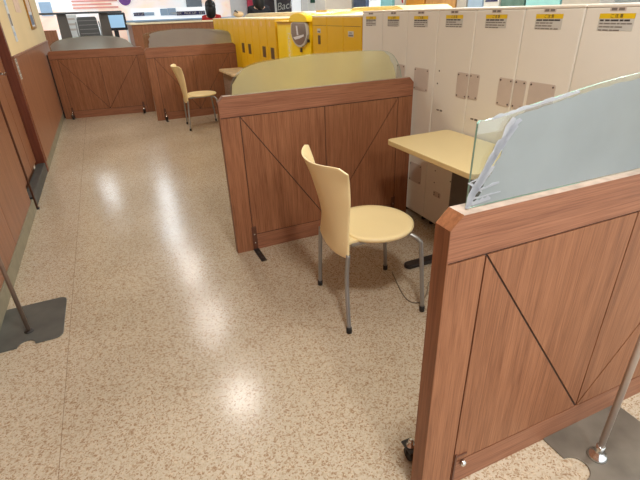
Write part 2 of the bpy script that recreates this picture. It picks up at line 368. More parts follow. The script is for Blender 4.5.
# ---------------------------------------------------------------- wooden partitions
T = .048
def arc_pts(spec, n=10):
    # smooth curve through points (Catmull-Rom)
    P = [Vector(p).to_2d() if len(p) > 2 else Vector(p) for p in spec]; out = []
    for i in range(len(P)-1):
        a = P[max(i-1, 0)]; b = P[i]; c = P[i+1]; d = P[min(i+2, len(P)-1)]
        for j in range(n):
            t = j/n; out.append(.5*((2*b)+(c-a)*t+(2*a-5*b+4*c-d)*t*t+(3*b-a-3*c+d)*t**3))
    out.append(P[-1]); return [(p.x, p.y) for p in out]
def partition(loc, rz, label, W=1.4, H=1.06, T=.048):
    t = thing('wooden_partition', loc, label, 'partition', None, rz)
    c = .034; e = .004; z1 = .934; zb = .118; s = .122; g = .0028
    b = MB()
    b.prism([(e, 0.0), (W-e, 0.0), (W-e, H-c), (W-c, H-e), (c, H-e), (e, H-c)], .0045, T-.0045, 'groove')
    for y0, y1 in ((0, .0046), (T-.0046, T)):
        b.prism([(0, z1+g), (W, z1+g), (W, H-c), (W-c, H), (c, H), (0, H-c)], y0, y1, 'wood_h')
        b.box(0, s-g, y0, y1, 0, z1-g, 'wood_v'); b.box(W-s+g, W, y0, y1, 0, z1-g, 'wood_v')
        b.box(s+g, W-s-g, y0, y1, 0, zb-g, 'wood_h')
        cx = W/2; L = s+g; R = W-s-g; top = z1-g; bot = zb+g
        k = g*1.0
        b.prism([(L, bot), (cx-k*2.2, bot), (L, top-k*2)], y0, y1, 'wood_v')
        b.prism([(L+k, top), (cx-g, top), (cx-g, bot+k*3)], y0, y1, 'wood_v')
        b.prism([(R-k, top), (cx+g, top), (cx+g, bot+k*3)], y0, y1, 'wood_v')
        b.prism([(R, bot), (cx+k*2.2, bot), (R, top-k*2)], y0, y1, 'wood_v')
    b.build('panel', t)
    ed = MB()
    ed.box(-.0015, e, .0005, T-.0005, 0, H-c, 'wood_edge').box(W-e, W+.0015, .0005, T-.0005, 0, H-c, 'wood_edge')
    ed.prism([(-.0015, H-c), (c, H+.0015), (c, H-e), (e, H-c)], .0005, T-.0005, 'wood_edge')
    ed.prism([(W+.0015, H-c), (W-e, H-c), (W-c, H-e), (W-c, H+.0015)], .0005, T-.0005, 'wood_edge')
    ed.box(c, W-c, .0005, T-.0005, H-e, H+.0008, 'cap_top')
    tag(ed.build('edge_band', t), 'lighter band around ends and top')
    return t
M['cap_top'] = mat('pale_worn_top_band', (172, 154, 140), .5, var=.2, scale=30)
def foot(t, x, side=-1, long=.19, cast=False):
    # L bracket screwed to the panel with a flat bar on the floor
    f = MB(); y = 0 if side < 0 else T
    sg = side
    ya, yb = sorted((y, y+sg*.004)); f.box(x-.017, x+.017, ya, yb, .004, .18, 'brown_metal')
    ya, yb = sorted((y, y+sg*long)); f.box(x-.019, x+.019, ya, yb, .0005, .008, 'black_metal')
    o = f.build('foot_bracket', t, .0012)
    for z in (.055, .12): MB().ball((x, y+sg*.005, z), .006, 'chrome', 8, sy=.6).build('bolt', o)
    if long > .1:
        for q in (.07, .15): MB().lathe([(.008, 0), (.008, .003), (.004, .005)], 'screw', (x, y+sg*long*q/.19, .008), 10).build('floor_bolt', o)
    if cast:
        w = MB(); yy = y+sg*.10
        w.tube([(x-.012, yy, .026), (x+.012, yy, .026)], .025, 'rubber', 18)
        w.build('caster_wheel', o, .003)
        w = MB(); w.tube([(x-.017, yy, .03), (x-.017, yy, .066)], .004, 'black_metal', 8).tube([(x+.017, yy, .03), (x+.017, yy, .066)], .004, 'black_metal', 8)
        w.box(x-.021, x+.021, yy-.03, yy+.03, .064, .07, 'black_metal').lathe([(.017, 0), (.017, .006), (.009, .008), (.009, .03), (.005, .035)], 'chrome', (x, yy, .07), 12)
        w.build('caster_fork', o)
def glass(t, pts, film_pts, film='film', y=T*.6, th=.006, side=-1):
    # glass pane standing in the top of the partition; pts in (x, z) of the partition
    o = MB().prism(pts, y-th/2, y+th/2, 'glass', edge='glass_edge').build('glass_screen', t)
    yy = y+side*(th/2+.0006)
    MB().prism(film_pts, min(yy, yy+side*.0008), max(yy, yy+side*.0008), film).build('frosted_film', o)
    return o
# front partition
fp = partition((.656, .728, 0), -.020, 'nearest large wooden partition at lower right with milky torn film on its glass', T=.058)
arcF = arc_pts([(.085, 1.27), (.30, 1.302), (.50, 1.327), (.70, 1.337), (.90, 1.327), (1.10, 1.302), (1.315, 1.27)])
gF = [(.062, 1.062), (.064, 1.266), (.07, 1.272)]+arcF+[(1.345, 1.262), (1.35, 1.25), (1.35, 1.058)]
torn = [(.075, 1.066), (.09, 1.085), (.10, 1.10), (.105, 1.125), (.122, 1.14), (.128, 1.165), (.142, 1.18), (.146, 1.205), (.155, 1.222), (.158, 1.245), (.165, 1.262), (.168, 1.27)]
fF = torn + [(x, z-.010-.004*random.random()) for x, z in arcF if x > .175] + [(1.34, 1.25), (1.34, 1.066)]
go = glass(fp, gF, fF, 'film_thick')
rs = MB(); yy = T*.6-.003-.002
def strip(x0, z0, x1, z1, w, n=9):
    a = []; b_ = []
    dx, dz = x1-x0, z1-z0; l = math.hypot(dx, dz); nx, nz = -dz/l, dx/l
    for i in range(n+1):
        t_ = i/n; ww = w*(.35+.9*random.random())*(.4 if i in (0, n) else 1)
        a.append((x0+dx*t_+nx*ww, z0+dz*t_+nz*ww)); b_.append((x0+dx*t_-nx*w*(.3+.6*random.random()), z0+dz*t_-nz*w*.4))
    rs.prism(a+b_[::-1], yy-.0004, yy+.0003, 'residue')
strip(.058, 1.064, .165, 1.268, .013); strip(.062, 1.075, .125, 1.16, .008); strip(.06, 1.10, .15, 1.115, .005)
strip(.07, 1.085, .16, 1.09, .004); strip(.06, 1.13, .12, 1.14, .003); strip(.10, 1.273, .36, 1.307, .006, 24); strip(.055, 1.07, .13, 1.078, .008); strip(.07, 1.09, .15, 1.22, .009); strip(.10, 1.15, .175, 1.25, .012); strip(.055, 1.13, .10, 1.10, .004); strip(.12, 1.20, .185, 1.262, .010)
tag(rs.build('tape_residue', go), 'white scratched residue at torn edge of the film')
foot(fp, .055, 1, .03, True)
br = MB().box(.126, .133, -.004, 0, .02, .16, 'brown_metal').box(.126, .175, -.0045, 0, .145, .15, 'brown_metal')
br = br.build('door_bracket', fp); MB().ball((.160, -.008, .108), .012, 'chrome', 12, sy=.9).build('bolt', br)
# middle partition
mp_ = partition((.562, 2.73, 0), 0, 'wooden partition beside the near chair with yellowish rounded frosted glass')
gM = arc_pts([(.09, 1.055), (.098, 1.12), (.15, 1.185), (.24, 1.226), (.40, 1.245), (.60, 1.256), (.80, 1.258), (1.0, 1.256), (1.16, 1.245), (1.24, 1.21), (1.295, 1.13), (1.315, 1.055)], 6)
fM = [(.095, 1.062), (.104, 1.12), (.155, 1.18)] + [(x, z-.004) for x, z in gM if .17 < x < 1.17 and z > 1.15] + [(1.18, 1.225), (1.205, 1.21), (1.215, 1.18), (1.24, 1.15), (1.255, 1.11), (1.265, 1.062)]
glass(mp_, gM, fM, 'film')
foot(mp_, .13, -1, .19); foot(mp_, 1.27, -1, .05)
# far right partition
fr_ = partition((.585, 7.68, 0), 0, 'wooden partition behind the far chair with grey frosted glass arch', H=1.08)
gR = [(.0+.02, 1.078), (.025, 1.27)] + arc_pts([(.16, 1.30), (.45, 1.325), (.75, 1.325), (1.0, 1.31), (1.22, 1.285), (1.32, 1.255)], 6) + [(1.35, 1.20), (1.36, 1.078)]
fR = [(.075, 1.085), (.08, 1.13), (.095, 1.16), (.09, 1.20), (.12, 1.235), (.11, 1.26), (.16, 1.28)] + [(x, z-.012) for x, z in gR if x > .2 and z > 1.1] + [(1.345, 1.20), (1.35, 1.085)]
glass(fr_, gR, fR, 'film_grey')
foot(fr_, .13, -1, .16, True); foot(fr_, 1.27, -1, .16, True)
# far left partition, slightly turned
fl_ = partition((-.80, 8.74, 0), -.12, 'wooden partition at far left against the wainscot wall with dark reflecting glass', W=1.45)
gL = [(.05, 1.058)] + arc_pts([(.06, 1.15), (.13, 1.20), (.28, 1.24), (.65, 1.265), (1.0, 1.25), (1.22, 1.19), (1.33, 1.058)], 6)
fL = [(.07, 1.062)] + [(x*.98+.012, z-.012) for x, z in gL[1:-1] if z > 1.08] + [(1.31, 1.062)]
glass(fl_, gL, fL, 'film_grey')
foot(fl_, .13, -1, .10, True); foot(fl_, 1.27, -1, .10, True)

# ---------------------------------------------------------------- chairs
def make_chair(loc, label, cm='chair'):
    t = thing('dining_chair', loc, label, 'chair', 'cream yellow shell chairs')
    # seat: disc flattened at the back, domed edge
    s = MB(); n = 48; R = .222
    def ring(sc, z):
        out = []
        for j in range(n):
            a = 2*PI*j/n; x = R*sc*math.cos(a); y_ = R*sc*math.sin(a)*1.02
            if x < -.165: x = -.165-(abs(x)-.165)*.45
            out.append(s.bm.verts.new((x, y_, z)))
        return out
    k = s.mi(cm); prof = [(.01, .461), (.5, .462), (.85, .466), (.96, .468), (1.0, .462), (1.0, .451), (.97, .444), (.5, .442), (.01, .442)]
    rings = [ring(a, z) for a, z in prof]
    for a, b in zip(rings, rings[1:]):
        for j in range(n):
            f = s.face([a[j], a[(j+1) % n], b[(j+1) % n], b[j]], k); f.smooth = True
    s.face(rings[0][::-1], k); s.face(rings[-1], k)
    s.build('seat', t)
    # backrest: curved shell, wider at the top, waisted, running down behind the seat
    b = MB(); k = b.mi(cm); nv, nu = 22, 14; th = .011; F = []; B = []
    for i in range(nv+1):
        v = i/nv; z = .385+v*(.885-.385)
        hw = .190+.062*max(0, (v-.3)/.7)**1.7 - .018*math.sin(PI*min(1, v/.6))
        lean = -.245-.115*v**1.7
        r1 = []; r2 = []
        for j in range(nu+1):
            u = -1+2*j/nu; bow = .10*(abs(u)**2.2)*(.15+.85*v)
            zz = z - (.03*(1-v)**3)*(1-u*u) - (.034*(abs(u)**12)*max(0, (v-.8)/.2)*(1 if u < 0 else .6)) 
            zz -= .018*(1-u*u)*v**5
            x = lean+bow
            r1.append(b.bm.verts.new((x, u*hw, zz))); r2.append(b.bm.verts.new((x-th, u*hw, zz)))
        F.append(r1); B.append(r2)
    for i in range(nv):
        for j in range(nu):
            f = b.face([F[i][j], F[i][j+1], F[i+1][j+1], F[i+1][j]], k); f.smooth = True
            f = b.face([B[i][j], B[i+1][j], B[i+1][j+1], B[i][j+1]], k); f.smooth = True
        b.face([F[i][0], F[i+1][0], B[i+1][0], B[i][0]], k); b.face([F[i][nu], B[i][nu], B[i+1][nu], F[i+1][nu]], k)
    for j in range(nu):
        b.face([F[0][j], B[0][j], B[0][j+1], F[0][j+1]], k); b.face([F[nv][j], F[nv][j+1], B[nv][j+1], B[nv][j]], k)
    # flange joining the shell to the seat
    b.box(-.245, -.15, -.15, .15, .436, .456, cm)
    b.build('backrest', t, .004)
    fr = MB(); fr.tube([(-.2, -.15, .433), (.14, -.13, .433)], .01, 'steel', 10).tube([(-.2, .15, .433), (.14, .13, .433)], .01, 'steel', 10).tube([(-.12, -.145, .431), (-.12, .145, .431)], .009, 'steel', 10)
    fr.build('seat_frame', t)
    L = [[(-.235, -.185, .40), (-.25, -.20, .25), (-.279, -.288, .012)], [(-.235, .185, .40), (-.24, .19, .25), (-.245, .20, .012)],
         [(.09, -.125, .431), (.135, -.165, .429), (.168, -.205, .405), (.175, -.222, .355), (.168, -.285, .012)],
         [(.09, .125, .431), (.135, .155, .429), (.165, .17, .405), (.178, .178, .355), (.205, .19, .012)]]
    for p in L:
        q = arc3(p)
        g = MB().tube(q, .0115, 'steel', 12).build('leg', t)
        d = (Vector(q[-1])-Vector(q[-3])).normalized(); e = Vector(q[-1])
        MB().tube([e-d*.02, e+Vector((0, 0, -.0115))], .0145, 'rubber', 12).build('foot_cap', g)
    return t
def arc3(P, n=6):
    P = [Vector(p) for p in P]; out = []
    for i in range(len(P)-1):
        a = P[max(i-1, 0)]; b = P[i]; c = P[i+1]; d = P[min(i+2, len(P)-1)]
        for j in range(n):
            t = j/n; out.append(.5*((2*b)+(c-a)*t+(2*a-5*b+4*c-d)*t*t+(3*b-a-3*c+d)*t**3))
    out.append(P[-1]); return out
ch = make_chair((1.145, 1.893, 0), 'cream yellow chair in the foreground standing by the small table')
ch.rotation_euler.z = -.045
dup(ch, (1.205, 6.97, 0), 0, 'distant cream yellow chair in front of the far partition')

# ---------------------------------------------------------------- tables
def rrect(x0, x1, y0, y1, r, n=5):
    out = []
    for cx, cy, a in ((x1-r, y1-r, 0), (x0+r, y1-r, 90), (x0+r, y0+r, 180), (x1-r, y0+r, 270)):
        for i in range(n+1):
            an = math.radians(a+90*i/n); out.append((cx+r*math.cos(an), cy+r*math.sin(an)))
    return out
TX, TY = 1.725, 1.93
t = thing('dining_table', (TX, TY, 0), 'square cream topped pedestal table pushed against the ivory cabinets', 'table')
MB().prism(rrect(-.235, .25, -.38, .40, .04), .742, .772, 'table', 'z', 'table_edge').build('tabletop', t, .004)
MB().box(-.0+.05, .13, -.09, .09, .03, .739, 'post_grey').box(-.05, .22, -.2, .2, .736, .7415, 'post_grey').build('pedestal', t, .004)
MB().prism(rrect(-.25, .24, .06, .125, .03), .002, .03, 'black_metal', 'z').box(.17, .235, -.30, .30, .002, .0275, 'black_metal').build('foot_bar', t, .008)
t = thing('side_desk', (1.60, 6.55, 0), 'marbled desk with speckled side between the middle and far partitions', 'desk')
MB().prism(rrect(0, .37, 0, .85, .05), .70, .735, 'marble', 'z').build('desk_top', t, .008)
MB().box(.05, .36, .06, .80, 0.0, .699, 'speckle').build('side_panel', t, .004)

# ---------------------------------------------------------------- cabinets
XF = 1.99
def cabinet_body(t, w, h, depth, m, top, z0=.045):
    b = MB().box(0, depth, .002, w-.002, z0, h-.012, m)
    b.build('body', t, .006)
    MB().box(-.001, depth, .0015, w-.0015, h-.0118, h, top).build('top_cap', t, .004)
    for y_ in (.05, w-.05):
        for x_ in (.05, depth-.06):
            MB().lathe([(.018, 0), (.018, .012), (.011, .014), (.011, .0445)], 'rubber', (x_, y_, 0), 12).build('levelling_foot', t)
def sticker(t, y, z, w=.155, hh=.066):
    s = MB().box(-.0012, 0, y-w/2, y+w/2, z-hh/2, z+hh/2, 'sticker_w').box(-.0016, -.0001, y-w/2, y+w/2, z+hh*.2, z+hh/2, 'sticker_y').build('caution_sticker', t)
    text_mesh('ご 注 意', .016, face_negX(-.0022, y, z+hh*.345), 'ink', 'lettering', s, .0003)
    g = MB()
    for i in range(4):
        zz = z+hh*.10-i*.0125; a = y+w/2-.006; end = y-w/2+.006
        hgt = .0034 if i == 0 else .0026
        while a > end+.012:
            l = random.uniform(.012, .035); g.box(-.0017, -.0011, max(end, a-l), a, zz-hgt, zz+hgt, 'ink' if i == 0 else 'ink_soft'); a -= l+random.uniform(.002, .006)
            if i and a < end+.05 and random.random() < .4: break
    g.build('small_print', s)
def nameplate(t, y, z):
    s = MB().box(-.001, 0, y-.035, y+.035, z-.008, z+.008, 'plate').build('number_plate', t)
    text_mesh('■ ■', .012, face_negX(-.0018, y, z), 'ink', 'lettering', s, .0003) if False else MB().box(-.0016, -.0009, y-.028, y-.004, z-.005, z+.005, 'ink_soft').box(-.0016, -.0009, y+.004, y+.028, z-.005, z+.005, 'ink_soft').build('print_mark', s)
def plate(t, y0, y1, z0, z1, screws='all'):
    s = MB().prism(rrect(y0, y1, z0, z1, .01), -.003, 0, 'plate', 'x').build('cover_plate', t, .001)
    d = .013
    for yy_, zz in ((y0+d, z1-d), (y1-d, z1-d), (y0+d, z0+d), (y1-d, z0+d)):
        MB().tube([(-.0055, yy_, zz), (-.002, yy_, zz)], .0045, 'screw', 8).build('screw', s)
def tag_label(t, y, z):
    s = MB().box(-.0015, 0, y-.038, y+.038, z-.011, z+.011, 'cab_top').build('small_label', t)
    MB().box(-.002, -.0014, y-.03, y-.004, z-.006, z+.006, 'ink_soft').box(-.002, -.0014, y+.004, y+.03, z-.005, z+.005, 'ink_soft').build('print_mark', s)
def holes(t, ys):
    for y_, z_ in ys: MB().tube([(-.002, y_, z_), (.001, y_, z_)], .005, 'screw', 8).build('screw', t)
seams = [1.18, 1.518, 1.856, 2.205, 2.542, 2.88, 3.21, 3.525]
where = ['rightmost ivory cabinet of the row, mostly behind the milky glass', 'ivory cabinet second from the right end with a wide rectangular plate',
         'ivory cabinet above the right end of the cream table, one plate at each side', 'ivory cabinet directly behind the cream table with small label above the tabletop',
         'ivory cabinet behind the far edge of the table, two bare screws on its face', 'ivory cabinet just right of the middle partition with a single grey plate',
         'ivory cabinet second from the yellow ones, seen over the frosted glass', ]
where[6] = 'leftmost ivory cabinet, next to the yellow cabinets, seen over the frosted glass'
for i in range(7):
    y0, y1 = seams[i], seams[i+1]; w = y1-y0
    t = thing('ivory_cabinet', (XF, y0, 0), where[i], 'cabinet', 'ivory cabinets along the right side')
    cabinet_body(t, w, 1.482, .46, 'cab', 'cab_top')
    sticker(t, w/2+.018, 1.414-.004*(i > 3)); nameplate(t, w/2+.02, 1.463)
    R = lambda a: a-y0
    if i == 1: plate(t, R(1.59), R(1.75), .93, 1.135); plate(t, R(1.77), R(1.85), .985, 1.135)
    if i == 2: plate(t, R(1.862), R(1.962), .985, 1.135); plate(t, R(2.115), R(2.2), .985, 1.132); tag_label(t, R(2.12), .872)
    if i == 3: plate(t, R(2.21), R(2.31), .98, 1.13); tag_label(t, R(2.455), .872); holes(t, [(R(2.49), 1.12), (R(2.50), 1.04), (R(2.44), .45), (R(2.44), .36), (R(2.27), .42)]); plate(t, R(2.36), R(2.44), .26, .30)
    if i == 4: plate(t, R(2.60), R(2.765), .97, 1.12); plate(t, R(2.60), R(2.75), .29, .44)
    if i == 5: plate(t, R(2.885), R(2.99), 1.0, 1.125); plate(t, R(3.1), R(3.2), 1.0, 1.12)
ys = [3.535, 3.87, 4.205, 4.55]
yl = ['mustard yellow cabinet next to the ivory ones, one white sticker', 'plain mustard yellow cabinet between the two stickered ones', 'mustard yellow cabinet right behind the round windowed machine']
for i in range(3):
    w = ys[i+1]-ys[i]
    t = thing('yellow_cabinet', (XF, ys[i], 0), yl[i], 'cabinet', 'mustard yellow cabinets')
    cabinet_body(t, w, 1.452, .62, 'mustard', 'ycream')
    MB().box(-.0012, 0, .01, w-.01, 1.366, 1.369, 'slot').build('panel_joint', t)
    if i == 0:
        s = MB().box(-.0012, 0, w/2-.03, w/2+.07, 1.285, 1.33, 'sticker_w').build('white_sticker', t); MB().box(-.0017, -.0011, w/2-.02, w/2+.06, 1.29, 1.303, 'ink_soft').box(-.0017, -.0011, w/2, w/2+.05, 1.312, 1.32, 'ink_soft').build('small_print', s)
    if i == 2:
        s = MB().box(-.0012, 0, w/2-.03, w/2+.05, 1.30, 1.34, 'sticker_w').build('white_sticker', t); MB().box(-.0017, -.0011, w/2-.02, w/2+.04, 1.305, 1.32, 'ink_soft').build('small_print', s)
        MB().box(-.003, 0, w/2-.02, w/2+.035, 1.20, 1.28, 'slot').build('coin_slot', t)
# machine with an oval porthole window and domed hood
t = thing('porthole_machine', (XF, 4.62, 0), 'bright yellow machine with domed hood and oval clear window', 'machine')
MB().box(.0, .69, .0, 1.0, .04, 1.3965, 'yellow').build('body', t, .008)
hood = [(0.0-.02, 1.40)] + [(.24+.26*math.cos(math.radians(a)), 1.40+.075*math.sin(math.radians(a))) for a in range(180, -1, -12)][::1] + [(1.0, 1.40), (1.0, 1.375), (-.02, 1.375)]
MB().prism([(-.02, 1.397), (-.02, 1.40)] + [(.24+.26*math.cos(math.radians(a)), 1.402+.08*math.sin(math.radians(a))) for a in range(180, -1, -12)] + [(1.0, 1.402), (1.0, 1.397)], -.035, .69, 'yellow', 'x').build('hood', t, .006)
cy, cz = .24, 1.315
def oval(ry, rz, top, n=28):
    o = []
    for j in range(n):
        a = 2*PI*j/n; zz = cz+rz*math.sin(a); o.append((cy+ry*math.cos(a)*(1.0 if zz < cz else .96), min(zz, top)))
    return o
w = MB().prism(oval(.24, .165, 1.395), -.028, -.001, 'sticker_w', 'x').build('window_rim', t, .006)
MB().prism(oval(.212, .145, 1.385), -.031, -.0285, 'win_dark', 'x').build('window_pane', w) if 'win_dark' in M else None
M['win_dark'] = mat('smoky_window', (134, 118, 108), .15, var=.2, scale=4)
MB().prism(oval(.212, .145, 1.385), -.031, -.0285, 'win_dark', 'x').build('window_pane', w)
M['glint'] = mat('white_glint', (222, 222, 226), .3)  # window glint painted as white shapes on the pane
MB().prism([(cy+.06, 1.36), (cy+.02, 1.36), (cy-.0, 1.27), (cy+.04, 1.27)], -.033, -.0312, 'glint', 'x').prism([(cy+.15, 1.245), (cy+.0, 1.262), (cy-.15, 1.28), (cy-.15, 1.262), (cy-.02, 1.235), (cy+.1, 1.222)], -.033, -.0312, 'glint', 'x').build('painted_glint', w)
MB().tube([(-.02, .02, 1.22), (0, .02, 1.22)], .016, 'black_metal', 12).build('lock_knob', t)
MB().box(-.02, 0, .22, .245, 1.10, 1.14, 'screw').build('latch', t)
tl = MB().box(-.001, 0, .50, .66, .5, 1.33, 'pale_strip') if 'pale_strip' in M else None
M['pale_strip'] = mat('paler_yellow_strip', (252, 224, 80), .4)
s = MB().box(-.0012, 0, .52, .68, .5, 1.34, 'pale_strip').build('side_strip', t)
text_mesh('GASHAPON', .10, face_negX(-.002, .60, 1.02, PI/2), 'ycream', 'lettering', s, .0006)
MB().box(-.004, 0, .30, .42, .98, 1.0, 'ink').build('serial_strip', t)
# long run of narrow yellow units
yk = ['nearest to the porthole machine, with a dark slot', 'second beyond the porthole machine, with a dark slot', 'third beyond the porthole machine, no slot', 'fourth beyond the porthole machine, with a dark slot',
      'fifth beyond the porthole machine', 'sixth beyond the porthole machine', 'seventh beyond the porthole machine', 'eighth beyond the porthole machine', 'ninth beyond the porthole machine', 'farthest, at the end of the row by the low wooden wall']
for i in range(10):
    y0 = 5.69+.343*i
    t = thing('narrow_yellow_cabinet', (XF, y0, 0), 'narrow yellow unit '+yk[i], 'cabinet', 'narrow yellow units beyond the porthole machine')
    cabinet_body(t, .334, 1.432, .62, 'mustard' if i < 7 else 'mustard', 'ycream')
    MB().tube([(-.0015, .2, 1.365), (0, .2, 1.365)], .032, 'logo', 16).build('round_badge', t)
    if i in (0, 1, 3, 4): MB().box(-.003, 0, .09, .22, .96, 1.095, 'slot').build('card_slot', t)
# second row behind, with pale arched tops
for y0, y1, lab in ((4.0, 5.25, 'pale yellow arched machine top behind the mustard cabinets'), (5.75, 6.2, 'small domed yellow machine behind the porthole machine')):
    t = thing('arched_machine', (2.75, y0, 0), lab, 'machine')
    L = y1-y0; zt = 1.515 if L > 1 else 1.50
    prof = [(0, 0.04), (L, .04), (L, 1.40)] + [(L/2+L/2*math.cos(math.radians(a)), 1.41+(zt-1.41)*min(1, 1.5*math.sin(math.radians(a)))) for a in range(10, 171, 10)] + [(0, 1.40)]
    MB().prism(prof, 0, .6, 'pale_yellow' if L > 1 else 'mustard', 'x').build('body', t, .01)
    if L < 1: MB().prism([(.1, 1.36), (.36, 1.36), (.34, 1.46), (.2, 1.475), (.1, 1.44)], -.004, 0, 'slate', 'x').build('window_pane', t)

t = thing('cream_case', (2.75, 6.35, 0), 'long cream case with rounded top behind the narrow yellow units', 'case')
MB().prism([(0, .04), (3.3, .04), (3.3, 1.43)]+[(3.2, 1.475), (3.0, 1.49), (.3, 1.49), (.1, 1.475), (0, 1.43)], 0, .6, 'ycream', 'x').build('body', t, .01)
MB().box(.02, .58, .04, 3.26, .0, .039, 'rubber').build('plinth', t)
t = thing('gap_shade_panel', (-.832, 8.86, 0), 'thin black panel added as the dark shade between wainscot wall and far left partition', 'board')
MB().box(0, .03, 0, .5, .0, 1.0, 'black').build('panel', t, .003)  # black panel imitates the shade in the narrow gap by the wall
# ---------------------------------------------------------------- sign stands with steel plates
def stand(loc, rz, label, pm, fm, dome):
    # plate: notch on its -y side, pole near the notch
    t = thing('pole_stand', loc, label, 'stand', None, rz)
    w, a, b = .172, (-.115 if dome else -.13), .29; r = .04; nr = .046 if dome else .042
    pts = rrect(-w, w, a, b, r)
    # insert the notch in the a edge
    n1 = [(-nr*math.cos(x), a+nr*1.1*math.sin(x)) for x in [PI*i/10 for i in range(11)]]
    left = [p for p in pts if p[0] < 0 and p[1] < 0]; rest = [p for p in pts if not (p[0] < 0 and p[1] < 0)]
    i0 = pts.index(left[-1]); pts = pts[:i0+1]+n1+pts[i0+1:]
    MB().prism(pts, .0005, .006, pm, 'z').build('base_plate', t, .0015)
    rr = .011
    MB().tube([(0, 0, .006), (0, 0, 1.15)], rr, fm, 16).build('pole', t)
    if dome:
        MB().lathe([(.034, .006), (.034, .012), (.028, .022), (.017, .03), (.015, .04), (.015, .062), (.012, .064)], 'chrome', n=24).build('flange', t)
    else:
        MB().lathe([(.024, .006), (.023, .009), (.013, .013)], 'black_metal', n=20).build('flange', t)
    MB().box(-.11, .11, -.006, .006, 1.151, 1.47, 'white').build('sign_board', t, .002)
    return t
stand((-.692, 2.41, 0), 0, 'tarnished pole stand on dark steel plate by the left wall', 'mat_grey', 'pole_brown', False)
stand((1.335, .577, 0), -PI/2, 'silver pole stand on worn steel plate in front of the nearest partition', 'mat_grey2', 'pole_grey', True)

# cable
MB().tube(arc3([(1.375, 2.02, .004), (1.30, 1.80, .004), (1.29, 1.70, .004), (1.34, 1.67, .004), (1.42, 1.72, .004), (1.52, 1.82, .004), (1.62, 1.80, .004)], 8), .0032, 'wire', 6).build('floor_cable')
tag(D.objects['floor_cable'], 'thin grey brown cable looping on the floor under the near chair', 'cable')

# ---------------------------------------------------------------- things on the left wall
def wallquad(pxs, m, name, th=.004, x=WL, par=None):
    P = [at(a, b, x=x) for a, b in pxs]
    ys_ = [p.y for p in P]; zs = [p.z for p in P]
    return min(ys_), max(ys_), min(zs), max(zs)
t = thing('picture_frame', (WL, 8.05, 1.40), 'gold brown framed notice hanging on the cream wall', 'picture')
MB().box(.0, .02, 0, .04, 0, .62, 'gold').box(0, .02, .50, .54, 0, .62, 'gold').box(0, .02, .04, .5, 0, .03, 'gold').box(0, .02, .04, .5, .59, .62, 'gold').build('frame', t, .002)
MB().box(.001, .012, .04, .5, .03, .59, 'paper').box(.0118, .0125, .08, .46, .05, .18, 'slate').box(.0118, .0125, .1, .44, .22, .45, 'pink_paper').build('print', t)
t = thing('paper_notice', (WL, 6.28, 1.30), 'long silvery paper strip on the cream wall by the dark post', 'notice')
MB().box(0, .002, 0, .17, 0, .6, 'paper').build('sheet', t)
MB().box(.002, .0025, .03, .14, .06, .1, 'sky').build('print', t)
MB().box(.002, .0025, .03, .14, .16, .28, 'ink_soft').build('print', t)
MB().box(.002, .0025, .03, .14, .36, .5, 'sky').build('print', t)
o = MB().box(WL, WL+.002, 7.0, 7.5, 1.60, 2.0, 'pink_paper').build('wall_poster'); tag(o, 'pale pink printed poster between the silvery strip and the gold frame', 'poster')
t = thing('vertical_sticker', (WL+.0125, 5.72, .96), 'small white vertical sticker on the wainscot beside the dark post', 'sticker')
MB().box(0, .001, 0, .105, 0, .205, 'sticker_w').build('sheet', t)
g = MB()
for i in range(5): g.box(.001, .0015, .014, .09, .012+i*.039, .036+i*.039, 'ink_soft').box(.0015, .0017, .034, .07, .02+i*.039, .03+i*.039, 'sticker_w')
g.build('lettering', t)

# ---------------------------------------------------------------- beyond the partitions
# low wooden wall with pale top
a = at(131, 23, y=10.3); b_ = at(215, 20, y=10.3)
t = thing('low_wooden_wall', (a.x, 10.3, 0), 'taller wooden divider with a pale ledge behind the far partitions', 'divider')
Wd = b_.x-a.x+.2; zt = 1.395
MB().box(0, Wd, 0, .1, 0, zt-.03, 'wood_v').box(0, .1, .1, 1.4, 0, zt-.03, 'wood_v').build('panel', t, .002)
MB().box(-.02, Wd+.02, -.02, .12, zt-.03, zt, 'ycream').box(-.02, .12, .12, 1.42, zt-.03, zt, 'ycream').build('ledge', t, .004)
# brown low panel at the end of the left wall
a = at(42, 30, y=10.6)
o = MB().box(-1.05, -.70, 10.5, 10.56, 0, 1.33, 'wood_v').build('brown_screen', None, .004); tag(o, 'narrow brown panel standing just past the end of the left wall', 'panel')
